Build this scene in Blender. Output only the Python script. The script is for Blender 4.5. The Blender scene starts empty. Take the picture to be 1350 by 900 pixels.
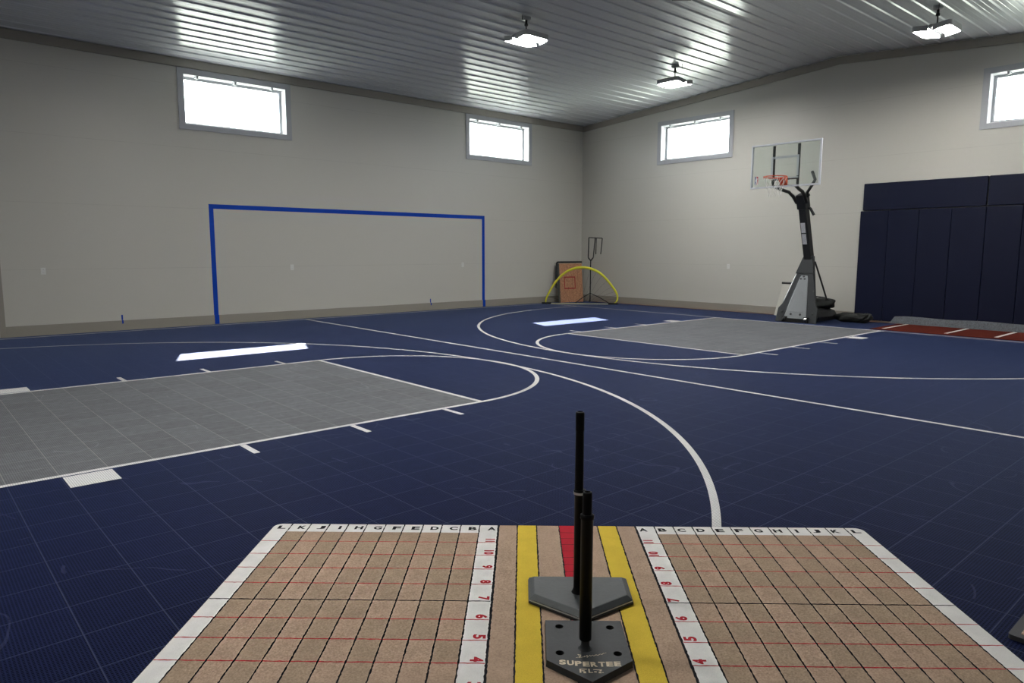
import bpy, math, random
from mathutils import Vector, Matrix
random.seed(7)
PI = math.pi
sc = bpy.context.scene
COL = sc.collection

# ------------------------------------------------------------------ helpers
class MB:
    """collects faces with a material index and links them as one mesh"""
    def __init__(s):
        s.v, s.f, s.m, s.sm = [], [], [], []
    def add(s, verts, faces, mat=0, smooth=False):
        o = len(s.v)
        s.v += [tuple(p) for p in verts]
        for f in faces:
            s.f.append([i + o for i in f]); s.m.append(mat); s.sm.append(smooth)
        return s
    def poly(s, pts, mat=0):
        return s.add(pts, [list(range(len(pts)))], mat)
    def box(s, a, b, mat=0):
        x0, y0, z0 = a; x1, y1, z1 = b
        if x0 > x1: x0, x1 = x1, x0
        if y0 > y1: y0, y1 = y1, y0
        if z0 > z1: z0, z1 = z1, z0
        return s.add([(x0,y0,z0),(x1,y0,z0),(x1,y1,z0),(x0,y1,z0),(x0,y0,z1),(x1,y0,z1),(x1,y1,z1),(x0,y1,z1)],
                     [(3,2,1,0),(4,5,6,7),(0,1,5,4),(1,2,6,5),(2,3,7,6),(3,0,4,7)], mat)
    def loft(s, rings, mat=0, smooth=False, caps=True, close=True):
        n = len(rings[0]); vs = [p for r in rings for p in r]; fs = []
        for k in range(len(rings) - 1):
            for i in range(n if close else n - 1):
                j = (i + 1) % n
                fs.append((k*n+i, k*n+j, (k+1)*n+j, (k+1)*n+i))
        s.add(vs, fs, mat, smooth)
        if caps:
            s.add(rings[0], [tuple(range(n))[::-1]], mat)
            s.add(rings[-1], [tuple(range(n))], mat)
        return s
    def prism(s, pts, z0, z1, mat=0, top=1.0, topmat=None):
        c = Vector((sum(p[0] for p in pts)/len(pts), sum(p[1] for p in pts)/len(pts)))
        a = [(p[0], p[1], z0) for p in pts]
        b = [(c.x+(p[0]-c.x)*top, c.y+(p[1]-c.y)*top, z1) for p in pts]
        s.loft([a, b], mat)
        return s
    def tube(s, path, r, n=10, mat=0, caps=True, closed=False):
        P = [Vector(p) for p in path]; R = r if isinstance(r, (list, tuple)) else [r]*len(P)
        rings = []; up = None
        for i, p in enumerate(P):
            if closed: d = P[(i+1) % len(P)] - P[i-1]
            else: d = P[min(i+1, len(P)-1)] - P[max(i-1, 0)]
            d.normalize()
            if up is None:
                up = Vector((0,0,1)) if abs(d.z) < .9 else Vector((1,0,0))
            a = d.cross(up)
            if a.length < 1e-5: a = d.cross(Vector((0.3,1,.2)))
            a.normalize(); b = a.cross(d); b.normalize(); up = b
            rings.append([p + R[i]*(math.cos(t)*a + math.sin(t)*b) for t in [2*PI*k/n for k in range(n)]])
        if closed: rings.append(rings[0]); caps = False
        return s.loft(rings, mat, True, caps)
    def lathe(s, prof, c=(0,0,0), n=24, mat=0):
        rings = [[(c[0]+r*math.cos(2*PI*k/n), c[1]+r*math.sin(2*PI*k/n), c[2]+z) for k in range(n)] for r, z in prof]
        return s.loft(rings, mat, True, True)
    def bar(s, p, q, w, h, up=(0,0,1), mat=0):
        p, q = Vector(p), Vector(q); d = (q-p).normalized(); a = d.cross(Vector(up)).normalized(); b = a.cross(d)
        ring = lambda c: [c-a*w/2-b*h/2, c+a*w/2-b*h/2, c+a*w/2+b*h/2, c-a*w/2+b*h/2]
        return s.loft([ring(p), ring(q)], mat)
    def build(s, name, mats, parent=None, bevel=0, segs=2):
        me = bpy.data.meshes.new(name)
        org = parent_world(parent) if parent else Vector((0,0,0))
        me.from_pydata([Vector(p)-org for p in s.v], [], s.f)
        if not isinstance(mats, (list, tuple)): mats = [mats]
        for m in mats: me.materials.append(m)
        me.polygons.foreach_set('material_index', s.m)
        me.polygons.foreach_set('use_smooth', s.sm)
        me.update(); me.validate()
        ob = bpy.data.objects.new(name, me); COL.objects.link(ob)
        if parent: ob.parent = parent
        if bevel:
            w = ob.modifiers.new('weld', 'WELD'); w.merge_threshold = 1e-5
            b = ob.modifiers.new('bevel', 'BEVEL'); b.width = bevel; b.segments = segs; b.limit_method = 'ANGLE'; b.angle_limit = math.radians(35)
        return ob

def parent_world(o):
    v = Vector((0,0,0))
    while o: v += Vector(o.location); o = o.parent
    return v
def tag(o, label, cat, group=None):
    o['label'] = label; o['category'] = cat
    if group: o['group'] = group
    return o
def thing(name, label, cat, loc, group=None):
    o = bpy.data.objects.new(name, None); COL.objects.link(o); o.location = loc
    o.empty_display_size = .1
    return tag(o, label, cat, group)
def struct(o):
    o['kind'] = 'structure'; return o
def copy_tree(o, parent=None):
    c = o.copy(); COL.objects.link(c); c.parent = parent
    for ch in [x for x in COL.objects if x.parent == o]: copy_tree(ch, c)
    return c

# ------------------------------------------------------------------ materials
def mat(name, col, rough=.5, metal=0, spec=.5, noise=None, bump=None, emit=None):
    """noise=(scale, amount)   bump=(scale, strength)"""
    m = bpy.data.materials.new(name); m.use_nodes = True
    nt = m.node_tree; N = nt.nodes; L = nt.links; b = N['Principled BSDF']
    b.inputs['Base Color'].default_value = (*col, 1); b.inputs['Roughness'].default_value = rough
    b.inputs['Metallic'].default_value = metal; b.inputs['Specular IOR Level'].default_value = spec
    tc = N.new('ShaderNodeTexCoord')
    if noise:
        n = N.new('ShaderNodeTexNoise'); n.inputs['Scale'].default_value = noise[0]; n.inputs['Detail'].default_value = 4
        L.new(tc.outputs['Object'], n.inputs['Vector'])
        mx = N.new('ShaderNodeMix'); mx.data_type = 'RGBA'
        k = noise[1]
        mx.inputs['A'].default_value = (*[c*(1-k) for c in col], 1); mx.inputs['B'].default_value = (*[min(1, c*(1+k)) for c in col], 1)
        L.new(n.outputs['Fac'], mx.inputs['Factor']); L.new(mx.outputs['Result'], b.inputs['Base Color'])
    if bump:
        n = N.new('ShaderNodeTexNoise'); n.inputs['Scale'].default_value = bump[0]; n.inputs['Detail'].default_value = 3
        L.new(tc.outputs['Object'], n.inputs['Vector'])
        bp = N.new('ShaderNodeBump'); bp.inputs['Strength'].default_value = bump[1]; bp.inputs['Distance'].default_value = .01
        L.new(n.outputs['Fac'], bp.inputs['Height']); L.new(bp.outputs['Normal'], b.inputs['Normal'])
    if emit:
        b.inputs['Emission Color'].default_value = (*emit[0], 1); b.inputs['Emission Strength'].default_value = emit[1]
    return m

def M_(nt, op, a, b=None, c=None):
    n = nt.nodes.new('ShaderNodeMath'); n.operation = op
    for i, v in enumerate((a, b, c)):
        if v is None: continue
        if isinstance(v, (int, float)): n.inputs[i].default_value = v
        else: nt.links.new(v, n.inputs[i])
    return n.outputs[0]

def tile_mat(name, col, joint, hole, scuff=.0, rough=.4, jw=.005, sheen=None):
    """open-grid plastic court tile: 1 ft tiles, perforated every 14 mm"""
    m = bpy.data.materials.new(name); m.use_nodes = True
    nt = m.node_tree; N = nt.nodes; L = nt.links; b = N['Principled BSDF']
    b.inputs['Roughness'].default_value = rough; b.inputs['Specular IOR Level'].default_value = .05; b.inputs['IOR'].default_value = 1.25
    if sheen: b.inputs['Sheen Weight'].default_value = sheen[0]; b.inputs['Sheen Tint'].default_value = (*sheen[1], 1); b.inputs['Sheen Roughness'].default_value = .25
    tc = N.new('ShaderNodeTexCoord'); sp = N.new('ShaderNodeSeparateXYZ'); L.new(tc.outputs['Object'], sp.inputs[0])
    def mask(o, pitch, phase, w):
        f = M_(nt, 'FRACT', M_(nt, 'DIVIDE', M_(nt, 'ADD', o, phase + 100*pitch), pitch))
        return M_(nt, 'LESS_THAN', f, w/pitch)
    p = .305/22
    gx = mask(sp.outputs['X'], p, -.79, p*.42); gy = mask(sp.outputs['Y'], p, -.11, p*.42)
    web = M_(nt, 'MAXIMUM', gx, gy)
    jx = mask(sp.outputs['X'], .305, -.79+.0025, jw); jy = mask(sp.outputs['Y'], .305, -.15+.0025, jw)
    jt = M_(nt, 'MAXIMUM', jx, jy)
    # per tile tone
    wn = N.new('ShaderNodeTexWhiteNoise'); wn.noise_dimensions = '2D'
    cx = M_(nt, 'FLOOR', M_(nt, 'DIVIDE', M_(nt, 'ADD', sp.outputs['X'], -.79+30.5), .305)); cy = M_(nt, 'FLOOR', M_(nt, 'DIVIDE', M_(nt, 'ADD', sp.outputs['Y'], -.15+30.5), .305))
    cb = N.new('ShaderNodeCombineXYZ'); L.new(cx, cb.inputs[0]); L.new(cy, cb.inputs[1]); L.new(cb.outputs[0], wn.inputs['Vector'])
    tone = M_(nt, 'ADD', M_(nt, 'MULTIPLY', wn.outputs['Value'], .12), .94)
    shade = M_(nt, 'MULTIPLY', tone, M_(nt, 'ADD', M_(nt, 'MULTIPLY', web, 1-hole), hole))
    base = N.new('ShaderNodeMix'); base.data_type = 'RGBA'; base.blend_type = 'MULTIPLY'; base.inputs['Factor'].default_value = 1
    base.inputs['A'].default_value = (*col, 1); L.new(shade, base.inputs['B'])
    mj = N.new('ShaderNodeMix'); mj.data_type = 'RGBA'; L.new(M_(nt, 'MULTIPLY', jt, .75), mj.inputs['Factor'])
    L.new(base.outputs['Result'], mj.inputs['A']); mj.inputs['B'].default_value = (*joint, 1)
    out = mj.outputs['Result']
    if scuff:
        n1 = N.new('ShaderNodeTexNoise'); n1.inputs['Scale'].default_value = 1.1; n1.inputs['Detail'].default_value = 1.5
        n2 = N.new('ShaderNodeTexNoise'); n2.inputs['Scale'].default_value = 2.3; n2.inputs['Detail'].default_value = 2
        L.new(tc.outputs['Object'], n1.inputs['Vector']); L.new(tc.outputs['Object'], n2.inputs['Vector'])
        ln = M_(nt, 'LESS_THAN', M_(nt, 'ABSOLUTE', M_(nt, 'SUBTRACT', n1.outputs['Fac'], .5)), .0035)
        mk = M_(nt, 'GREATER_THAN', n2.outputs['Fac'], .56)
        s2 = N.new('ShaderNodeTexNoise'); s2.inputs['Scale'].default_value = 14; s2.inputs['Detail'].default_value = 5
        L.new(tc.outputs['Object'], s2.inputs['Vector'])
        fac = M_(nt, 'MULTIPLY', M_(nt, 'MULTIPLY', ln, mk), scuff)
        ms = N.new('ShaderNodeMix'); ms.data_type = 'RGBA'; L.new(fac, ms.inputs['Factor']); L.new(out, ms.inputs['A'])
        ms.inputs['B'].default_value = (*[min(1, c*2+.05) for c in col], 1); out = ms.outputs['Result']
        md = N.new('ShaderNodeMix'); md.data_type = 'RGBA'; md.blend_type = 'MULTIPLY'; md.inputs['Factor'].default_value = 1
        L.new(out, md.inputs['A']); L.new(M_(nt, 'ADD', M_(nt, 'MULTIPLY', s2.outputs['Fac'], .5), .75), md.inputs['B']); out = md.outputs['Result']
    L.new(out, b.inputs['Base Color'])
    bp = N.new('ShaderNodeBump'); bp.inputs['Strength'].default_value = .12; bp.inputs['Distance'].default_value = .002
    L.new(web, bp.inputs['Height']); L.new(bp.outputs['Normal'], b.inputs['Normal'])
    return m

def wall_mat(name, col):
    """semi-gloss paint on 4 ft sheets: faint horizontal joints, slight waviness"""
    m = mat(name, col, .42, spec=.45); nt = m.node_tree; N = nt.nodes; L = nt.links; b = N['Principled BSDF']
    tc = N.new('ShaderNodeTexCoord'); sp = N.new('ShaderNodeSeparateXYZ'); L.new(tc.outputs['Object'], sp.inputs[0])
    f = M_(nt, 'FRACT', M_(nt, 'DIVIDE', M_(nt, 'ADD', sp.outputs['Z'], .01), 1.21))
    n = N.new('ShaderNodeTexNoise'); n.inputs['Scale'].default_value = .9; n.inputs['Detail'].default_value = 2
    L.new(tc.outputs['Object'], n.inputs['Vector'])
    j = M_(nt, 'MULTIPLY', M_(nt, 'LESS_THAN', f, .006), M_(nt, 'MULTIPLY', n.outputs['Fac'], .38))
    mx = N.new('ShaderNodeMix'); mx.data_type = 'RGBA'; L.new(j, mx.inputs['Factor'])
    mx.inputs['A'].default_value = (*col, 1); mx.inputs['B'].default_value = (*[c*.35 for c in col], 1)
    L.new(mx.outputs['Result'], b.inputs['Base Color'])
    n2 = N.new('ShaderNodeTexNoise'); n2.inputs['Scale'].default_value = 60; n2.inputs['Detail'].default_value = 3
    L.new(tc.outputs['Object'], n2.inputs['Vector'])
    n3 = N.new('ShaderNodeTexNoise'); n3.inputs['Scale'].default_value = 5; n3.inputs['Detail'].default_value = 2
    L.new(tc.outputs['Object'], n3.inputs['Vector'])
    h = M_(nt, 'ADD', M_(nt, 'MULTIPLY', n2.outputs['Fac'], .12), n3.outputs['Fac'])
    bp = N.new('ShaderNodeBump'); bp.inputs['Strength'].default_value = .25; bp.inputs['Distance'].default_value = .01
    L.new(h, bp.inputs['Height']); L.new(bp.outputs['Normal'], b.inputs['Normal'])
    return m

def glass_mat(name, tint, refl=.06):
    m = bpy.data.materials.new(name); m.use_nodes = True; nt = m.node_tree; N = nt.nodes; L = nt.links
    N.remove(N['Principled BSDF']); out = N['Material Output']
    t = N.new('ShaderNodeBsdfTransparent'); t.inputs[0].default_value = (*tint, 1)
    g = N.new('ShaderNodeBsdfGlossy'); g.inputs['Roughness'].default_value = .02
    fr = N.new('ShaderNodeFresnel'); fr.inputs['IOR'].default_value = 1.45
    mx = N.new('ShaderNodeMixShader'); L.new(M_(nt, 'MULTIPLY', fr.outputs[0], .8), mx.inputs[0]); L.new(t.outputs[0], mx.inputs[1]); L.new(g.outputs[0], mx.inputs[2])
    L.new(mx.outputs[0], out.inputs['Surface'])
    return m

def carpet(name, col, k=.25, scale=260):
    m = mat(name, col, .95, spec=.1, noise=(scale, k)); nt = m.node_tree; N = nt.nodes; L = nt.links; b = N['Principled BSDF']
    tc = N.new('ShaderNodeTexCoord')
    n = N.new('ShaderNodeTexNoise'); n.inputs['Scale'].default_value = 450; n.inputs['Detail'].default_value = 2
    L.new(tc.outputs['Object'], n.inputs['Vector'])
    bp = N.new('ShaderNodeBump'); bp.inputs['Strength'].default_value = .6; bp.inputs['Distance'].default_value = .004
    L.new(n.outputs['Fac'], bp.inputs['Height']); L.new(bp.outputs['Normal'], b.inputs['Normal'])
    # slow worn patches
    old = b.inputs['Base Color'].links[0].from_socket
    n2 = N.new('ShaderNodeTexNoise'); n2.inputs['Scale'].default_value = 9; n2.inputs['Detail'].default_value = 3
    L.new(tc.outputs['Object'], n2.inputs['Vector'])
    mx = N.new('ShaderNodeMix'); mx.data_type = 'RGBA'; mx.blend_type = 'MULTIPLY'; mx.inputs['Factor'].default_value = 1
    L.new(old, mx.inputs['A']); L.new(M_(nt, 'ADD', M_(nt, 'MULTIPLY', n2.outputs['Fac'], .3), .85), mx.inputs['B'])
    L.new(mx.outputs['Result'], b.inputs['Base Color'])
    return m

WALL = wall_mat('wall_paint', (.495, .483, .445))
TRIM = mat('taupe_trim', (.27, .25, .218), .5, bump=(40, .05))
CASING = mat('grey_window_casing', (.37, .38, .41), .45)
WHITE = mat('white_vinyl', (.78, .79, .80), .4)
SASH = mat('grey_sash', (.30, .32, .34), .4)
STEEL = mat('white_ribbed_steel', (.60, .625, .635), .23, spec=.6, bump=(2.0, .012))
BLUE = tile_mat('navy_court_tile', (.0105, .0148, .050), (.050, .060, .105), .10, .25, rough=.6, sheen=(.52, (.34, .48, .98)))
GREY = tile_mat('grey_court_tile', (.135, .140, .152), (.25, .25, .24), .6, .15, rough=.6, sheen=(.05, (.6, .65, .8)))
LINE = tile_mat('white_court_line', (.64, .64, .65), (.55, .55, .55), .5, .0, rough=.6)
SUBFLOOR = mat('raw_floor_edge', (.33, .13, .06), .8, noise=(20, .4))
OUTLET = mat('white_outlet_plastic', (.62, .62, .60), .4)
SLOT = mat('outlet_slot', (.05, .05, .05), .6)
TAPE = mat('blue_painters_tape', (.006, .050, .37), .8, spec=.15, noise=(8, .08))
NAVY = mat('navy_pad_vinyl', (.005, .0072, .024), .45, spec=.2, bump=(5, .15), noise=(3, .1))
BLACKP = mat('black_plastic', (.013, .014, .015), .45, bump=(90, .05))
BLACKM = mat('black_powdercoat', (.011, .012, .013), .4, bump=(200, .05))
CHAR = mat('charcoal_plastic', (.022, .025, .028), .55, spec=.3, bump=(120, .08), noise=(6, .1))
SILVER = mat('silver_plastic', (.20, .212, .225), .45, spec=.3, noise=(4, .05))
CHROME = mat('galvanised_steel', (.55, .56, .58), .3, metal=1)
STICKER = mat('white_sticker', (.55, .56, .60), .5, noise=(45, .35))
BGLASS = glass_mat('backboard_glass', (.93, .965, .955))
WGLASS = glass_mat('window_glass', (.95, .97, .98))
ALU = mat('white_board_frame', (.62, .65, .70), .4)
ORANGE = mat('orange_rim_paint', (.62, .085, .03), .4)
NET = mat('white_net_cord', (.75, .74, .72), .8)
LRED = mat('logo_red', (.45, .03, .05), .5)
LBLUE = mat('logo_blue', (.03, .05, .22), .5)
BAG = mat('black_bag_fabric', (.016, .018, .017), .75, noise=(14, .4), bump=(25, .5))
REDT = carpet('red_turf', (.088, .014, .009), .3, 120)
GREYMAT = carpet('grey_felt', (.125, .135, .15), .6, 40)
WPAINT = mat('white_turf_paint', (.66, .64, .62), .8, noise=(80, .15))
OSB = mat('strand_board', (.43, .215, .12), .75, noise=(30, .75))
DARKW = mat('dark_edge_and_gap_shade', (.055, .058, .05), .7)
FOAM = mat('black_foam', (.010, .011, .013), .8, bump=(80, .2))
YELLOW = mat('yellow_nylon', (.62, .60, .035), .6, noise=(25, .15))
MESHN = mat('thin_black_netting', (.02, .02, .02), .8)
LED = mat('lit_led_diffuser', (.9, .9, .9), .4, emit=((1, .985, .935), 168))
LHOUS = mat('grey_lamp_housing', (.36, .37, .38), .4)
CANOPY = mat('grey_lamp_canopy', (.33, .34, .35), .4)
FANB = mat('dark_fan_blade', (.035, .04, .03), .5)
TAN = carpet('tan_pile', (.385, .275, .205), .42, 150); TAN2 = carpet('olive_tan_pile', (.335, .248, .180), .42, 150)
MWHITE = carpet('white_pile', (.68, .67, .66), .12); MBLACK = carpet('black_pile', (.015, .015, .018), .3)
MRED = carpet('red_pile', (.42, .02, .035), .25); MYEL = carpet('yellow_pile', (.62, .45, .055), .22)
MLRED = carpet('red_line_pile', (.45, .035, .05), .3)
BACKING = mat('rubber_backing', (.03, .03, .034), .8)
RUBBER = mat('dull_black_rubber', (.020, .023, .027), .55, spec=.3, noise=(18, .18), bump=(60, .06))
RUBBER2 = mat('grey_black_rubber_plate', (.034, .040, .044), .5, spec=.35, noise=(14, .25), bump=(50, .08))
PRWHITE = mat('white_rubber_edge', (.6, .6, .58), .6)
GOLD = mat('worn_tan_print', (.50, .42, .30), .7, noise=(60, .4))
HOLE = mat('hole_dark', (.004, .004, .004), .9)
TUBEB = mat('black_tee_rubber', (.0028, .003, .0036), .45, spec=.10)
DOORP = mat('door_paint', (.40, .39, .36), .45)

# ------------------------------------------------------------------ room (x towards the far right wall, y towards the left wall)
X0, X1, Y0, Y1 = -2.3, 16.5, -1.6, 15.45
RIDGE, SL = 7.6, .07
def zc(y): return 5.36 + SL*(Y1-RIDGE) - SL*abs(y-RIDGE)      # ceiling height

# --- floor: tiles, painted key, lines
fb = MB()
fb.box((X0, Y0, -.08), (X1-.10, Y1, 0), 0)
fb.box((X1-.10, Y0, -.08), (X1+.2, Y1, -.004), 3)
ZK, ZL = .0006, .0013
def rect(x0, x1, y0, y1, z, m): fb.poly([(x0,y0,z),(x1,y0,z),(x1,y1,z),(x0,y1,z)], m)
def arc(cx, cy, r, w, a0, a1, n=96, z=ZL, m=2):
    for k in range(n):
        a, b = a0+(a1-a0)*k/n, a0+(a1-a0)*(k+1)/n
        q = lambda R, t: (cx+R*math.cos(t), cy+R*math.sin(t), z)
        fb.poly([q(r-w/2,a), q(r+w/2,a), q(r+w/2,b), q(r-w/2,b)], m)
LW = .052; CY = 7.5; KW = 1.85
BL, BR = -.43, 14.68; FL, FR = 4.55, 9.64; HX = 7.11
rect(BL, FL, CY-KW, CY+KW, ZK, 1); rect(FR, BR, CY-KW, CY+KW, ZK, 1)
for x in (BL, BR, HX): rect(x-LW/2, x+LW/2, -1.4 if x == HX else -.1, 15.2, ZL, 2)
rect(BL, BR, 15.19-.032, 15.19+.032, ZL+.0003, 2)
for (a, b) in ((BL, FL), (FR, BR)):
    for s in (-1, 1): rect(a, b, CY+s*KW-LW/2, CY+s*KW+LW/2, ZL+.0003, 2)
for x in (FL, FR): rect(x-LW/2, x+LW/2, CY-KW, CY+KW, ZL+.0006, 2)
arc(FL, CY, KW, LW, -PI/2, PI/2); arc(FR, CY, KW, LW, PI/2, 3*PI/2)
R3 = 6.37
arc(0.0, CY, R3, LW, -PI/2, PI/2, 160, ZL+.0009); arc(14.15, CY, R3, LW, PI/2, 3*PI/2, 160, ZL+.0009)
for s in (-1, 1):
    rect(BL, 0, CY+s*R3-LW/2, CY+s*R3+LW/2, ZL+.0009, 2); rect(14.15, BR, CY+s*R3-LW/2, CY+s*R3+LW/2, ZL+.0009, 2)
for s in (-1, 1):
    for x in (2.05, 3.035, 4.05, 10.045, 11.07, 12.05):
        rect(x-.025, x+.025, CY+s*(KW+.03), CY+s*(KW+.33), ZL, 2)
    for x in (.80, 13.02): rect(x, x+.305, CY+s*(KW+.045), CY+s*(KW+.33), ZL, 2)
floor = struct(fb.build('floor', [BLUE, GREY, LINE, SUBFLOOR]))

# --- walls with window openings
WT = .29
WIN_L = [(4.79, 6.93, 4.09, 5.07), (12.05, 14.22, 4.11, 5.07)]      # x0 x1 z0 z1
WIN_R = [(10.34, 12.48, 4.05, 5.00), (2.48, 4.63, 4.05, 5.00)]      # y0 y1 z0 z1
w = MB(); xs = X0-.2; zt = 5.44
for (a, b, c, d) in WIN_L:
    w.box((xs, Y1, -.08), (a, Y1+WT, zt)); w.box((a, Y1, -.08), (b, Y1+WT, c)); w.box((a, Y1, d), (b, Y1+WT, zt)); xs = b
w.box((xs, Y1, -.08), (X1+WT, Y1+WT, zt))
struct(w.build('wall_left', WALL))
w = MB()
def wcol(y0, y1, z0=None, top=True, z1=None):
    zt0 = zc(y0)+.06 if z1 is None else z1; zt1 = zc(y1)+.06 if z1 is None else z1
    zb = -.08 if z0 is None else z0
    r = lambda x: [(x,y0,zb),(x,y1,zb),(x,y1,zt1),(x,y0,zt0)]
    w.loft([r(X1), r(X1+WT)])
ycuts = [Y0-.2, 2.48, 4.63, RIDGE, 10.34, 12.48, Y1]
for a, b in zip(ycuts, ycuts[1:]):
    hit = [q for q in WIN_R if q[0] == a]
    if hit: wcol(a, b, None, z1=hit[0][2]); wcol(a, b, hit[0][3])
    else: wcol(a, b)
struct(w.build('wall_right', WALL))
w = MB()
for a, b in ((Y0-.2, RIDGE), (RIDGE, Y1)):
    r = lambda x: [(x,a,-.08),(x,b,-.08),(x,b,zc(b)+.06),(x,a,zc(a)+.06)]
    w.loft([r(X0-.2), r(X0)])
struct(w.build('wall_end', WALL))
w = MB(); w.box((X0-.2, Y0-.2, -.08), (X1+WT, Y0, zc(Y0)+.06)); struct(w.build('wall_rear', WALL))

# --- ribbed steel ceiling
prof = []
def rib(y):  # from left wall down to rear
    z = zc(y); return z
ys = []; P = .305; y = Y1+.3; k = 0
yk = Y1 - .12
while yk > Y0-.3:
    for dy, dz in ((.030, 0), (.012, -.020), (-.012, -.020), (-.030, 0)):
        prof.append((yk+dy, rib(yk+dy)+dz))
    for q in (.10, .20):   # shallow stiffening lines
        prof.append((yk-q+.008, rib(yk-q+.008))); prof.append((yk-q, rib(yk-q)-.0025)); prof.append((yk-q-.008, rib(yk-q-.008)))
    yk -= P
prof = [(Y1+.3, zc(Y1+.3))] + prof + [(Y0-.3, zc(Y0-.3))]
i = next(i for i, p in enumerate(prof) if p[0] < RIDGE); prof.insert(i, (RIDGE, zc(RIDGE)))
prof = sorted(prof, key=lambda p: -p[0])
c = MB()
lo0 = [(X0-.3, a, b) for a, b in prof]; lo1 = [(X1+.3, a, b) for a, b in prof]
c.loft([lo0, lo1], 0, False, False, close=False)
for a, b in ((Y0-.3, RIDGE), (RIDGE, Y1+.3)):
    c.poly([(X0-.3,a,zc(a)+.09),(X1+.3,a,zc(a)+.09),(X1+.3,b,zc(b)+.09),(X0-.3,b,zc(b)+.09)])
struct(c.build('ceiling', STEEL))

# --- trim
t = MB(); t.box((X0, Y1-.03, 0), (.36, Y1, .195)); t.box((1.53, Y1-.03, 0), (X1, Y1, .195)); struct(t.build('baseboard_left', TRIM, bevel=.004))
t = MB(); t.box((X1-.03, Y0, .012), (X1, Y1-.03, .195)); struct(t.build('baseboard_right', TRIM, bevel=.004))
t = MB(); t.box((X0, Y1-.035, 5.185), (X1, Y1, 5.352)); struct(t.build('trim_1', TRIM, bevel=.004))
t = MB()
for a, b in ((Y0, RIDGE), (RIDGE, Y1-.035)):
    r = lambda x: [(x,a,zc(a)-.185),(x,b,zc(b)-.185),(x,b,zc(b)-.025),(x,a,zc(a)-.025)]
    t.loft([r(X1-.035), r(X1)])
struct(t.build('trim_2', TRIM))
# door at the far left of the left wall, only its casing reaches the picture
d = bpy.data.objects.new('door_1', None); COL.objects.link(d); d.location = (.95, Y1, 0); struct(d)
m = MB(); m.box((1.44, Y1-.035, 0), (1.53, Y1, 2.20)); m.box((.36, Y1-.035, 0), (.45, Y1, 2.20)); m.box((.45, Y1-.035, 2.10), (1.44, Y1, 2.20)); m.build('door_casing', TRIM, d, bevel=.003)
m = MB(); m.box((.45, Y1-.02, .01), (1.44, Y1, 2.10)); m.build('door_panel', DOORP, d)
m = MB(); m.tube([(1.36, Y1-.02, 1.0), (1.36, Y1-.075, 1.0)], .012); m.tube([(1.37, Y1-.075, 1.0), (1.24, Y1-.075, 1.0)], .011); m.build('door_handle', CHROME, d)

# --- windows
def window(n, wall, a0, a1, z0, z1):
    """a runs along the wall; depth 0 at the wall face, positive outwards"""
    if wall == 'L': P3 = lambda a, dep, z: (a, Y1+dep, z); root = (.5*(a0+a1), Y1, z0)
    else: P3 = lambda a, dep, z: (X1+dep, a, z); root = (X1, .5*(a0+a1), z0)
    e = bpy.data.objects.new('window_%d' % n, None); COL.objects.link(e); e.location = root; struct(e)
    def bx(mb, a, b, d0, d1, c, dd, m=0):
        p, q = P3(a, d0, c), P3(b, d1, dd); mb.box(p, q, m)
    cw = .115
    m = MB()
    bx(m, a0-cw, a1+cw, -.022, 0, z1, z1+cw-.005); bx(m, a0-cw, a1+cw, -.022, 0, z0-cw+.01, z0)
    bx(m, a0-cw, a0, -.022, 0, z0, z1); bx(m, a1, a1+cw, -.022, 0, z0, z1)
    m.build('window_casing', CASING, e, bevel=.003)
    m = MB(); th = .012
    bx(m, a0, a1, -.018, WT-.05, z1-th, z1); bx(m, a0, a1, -.018, WT-.05, z0, z0+th)
    bx(m, a0, a0+th, -.018, WT-.05, z0+th, z1-th); bx(m, a1-th, a1, -.018, WT-.05, z0+th, z1-th)
    m.build('jamb_liner', WHITE, e)
    m = MB(); s = .055; d0, d1 = WT-.10, WT-.05
    i0, i1, j0, j1 = a0+th, a1-th, z0+th, z1-th
    bx(m, i0, i1, d0, d1, j1-s, j1); bx(m, i0, i1, d0, d1, j0, j0+s); bx(m, i0, i0+s, d0, d1, j0+s, j1-s); bx(m, i1-s, i1, d0, d1, j0+s, j1-s)
    m.build('window_frame', SASH, e, bevel=.004)
    m = MB(); bx(m, i0+s, i1-s, d0+.02, d0+.026, j0+s, j1-s); m.build('glass_pane', WGLASS, e)
    for f in (.13, .49, .86):
        m = MB(); ac = a0+(a1-a0)*f
        bx(m, ac-.022, ac+.022, -.026, .12, z1-th-.03, z1-th); bx(m, ac-.016, ac+.016, -.024, .02, z1-th-.06, z1-th-.03)
        m.build('blind_bracket', SASH, e)
    return e
for n, (a, b, c_, d_) in enumerate(WIN_L): window(n+1, 'L', a, b, c_, d_)
for n, (a, b, c_, d_) in enumerate(WIN_R): window(n+3, 'R', a, b, c_, d_)

# ------------------------------------------------------------------ things on the walls
g = MB(); TW = .095; yq = Y1-.0018
gx0, gx1, gz = 5.165, 12.575, 2.515
g.box((gx0, yq, .196), (gx0+TW, Y1, gz)); g.box((gx1-TW, yq, .196), (gx1, Y1, gz)); g.box((gx0+TW, yq, gz-TW), (gx1-TW, Y1, gz))
for a in (gx0, gx1-TW): g.box((a, Y1-.0318, .004), (a+TW, Y1-.030, .196)); g.box((a, Y1-.0318, .195), (a+TW, Y1, .1968))
tag(g.build('goal_outline', TAPE), 'large soccer goal outline of blue tape stuck on the left wall', 'tape outline')
def tick(x, lab):
    m = MB(); m.box((x-.014, yq, .20), (x+.014, Y1, .30)); m.box((x-.014, Y1-.032, .13), (x+.014, Y1-.0305, .199)); tag(m.build('tape_strip', TAPE), lab, 'tape', 'short tape marks above the baseboard')
tick(3.41, 'short blue tape mark at the baseboard outside the goal outline'); tick(10.73, 'short blue tape mark at the baseboard inside the goal outline')

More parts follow.
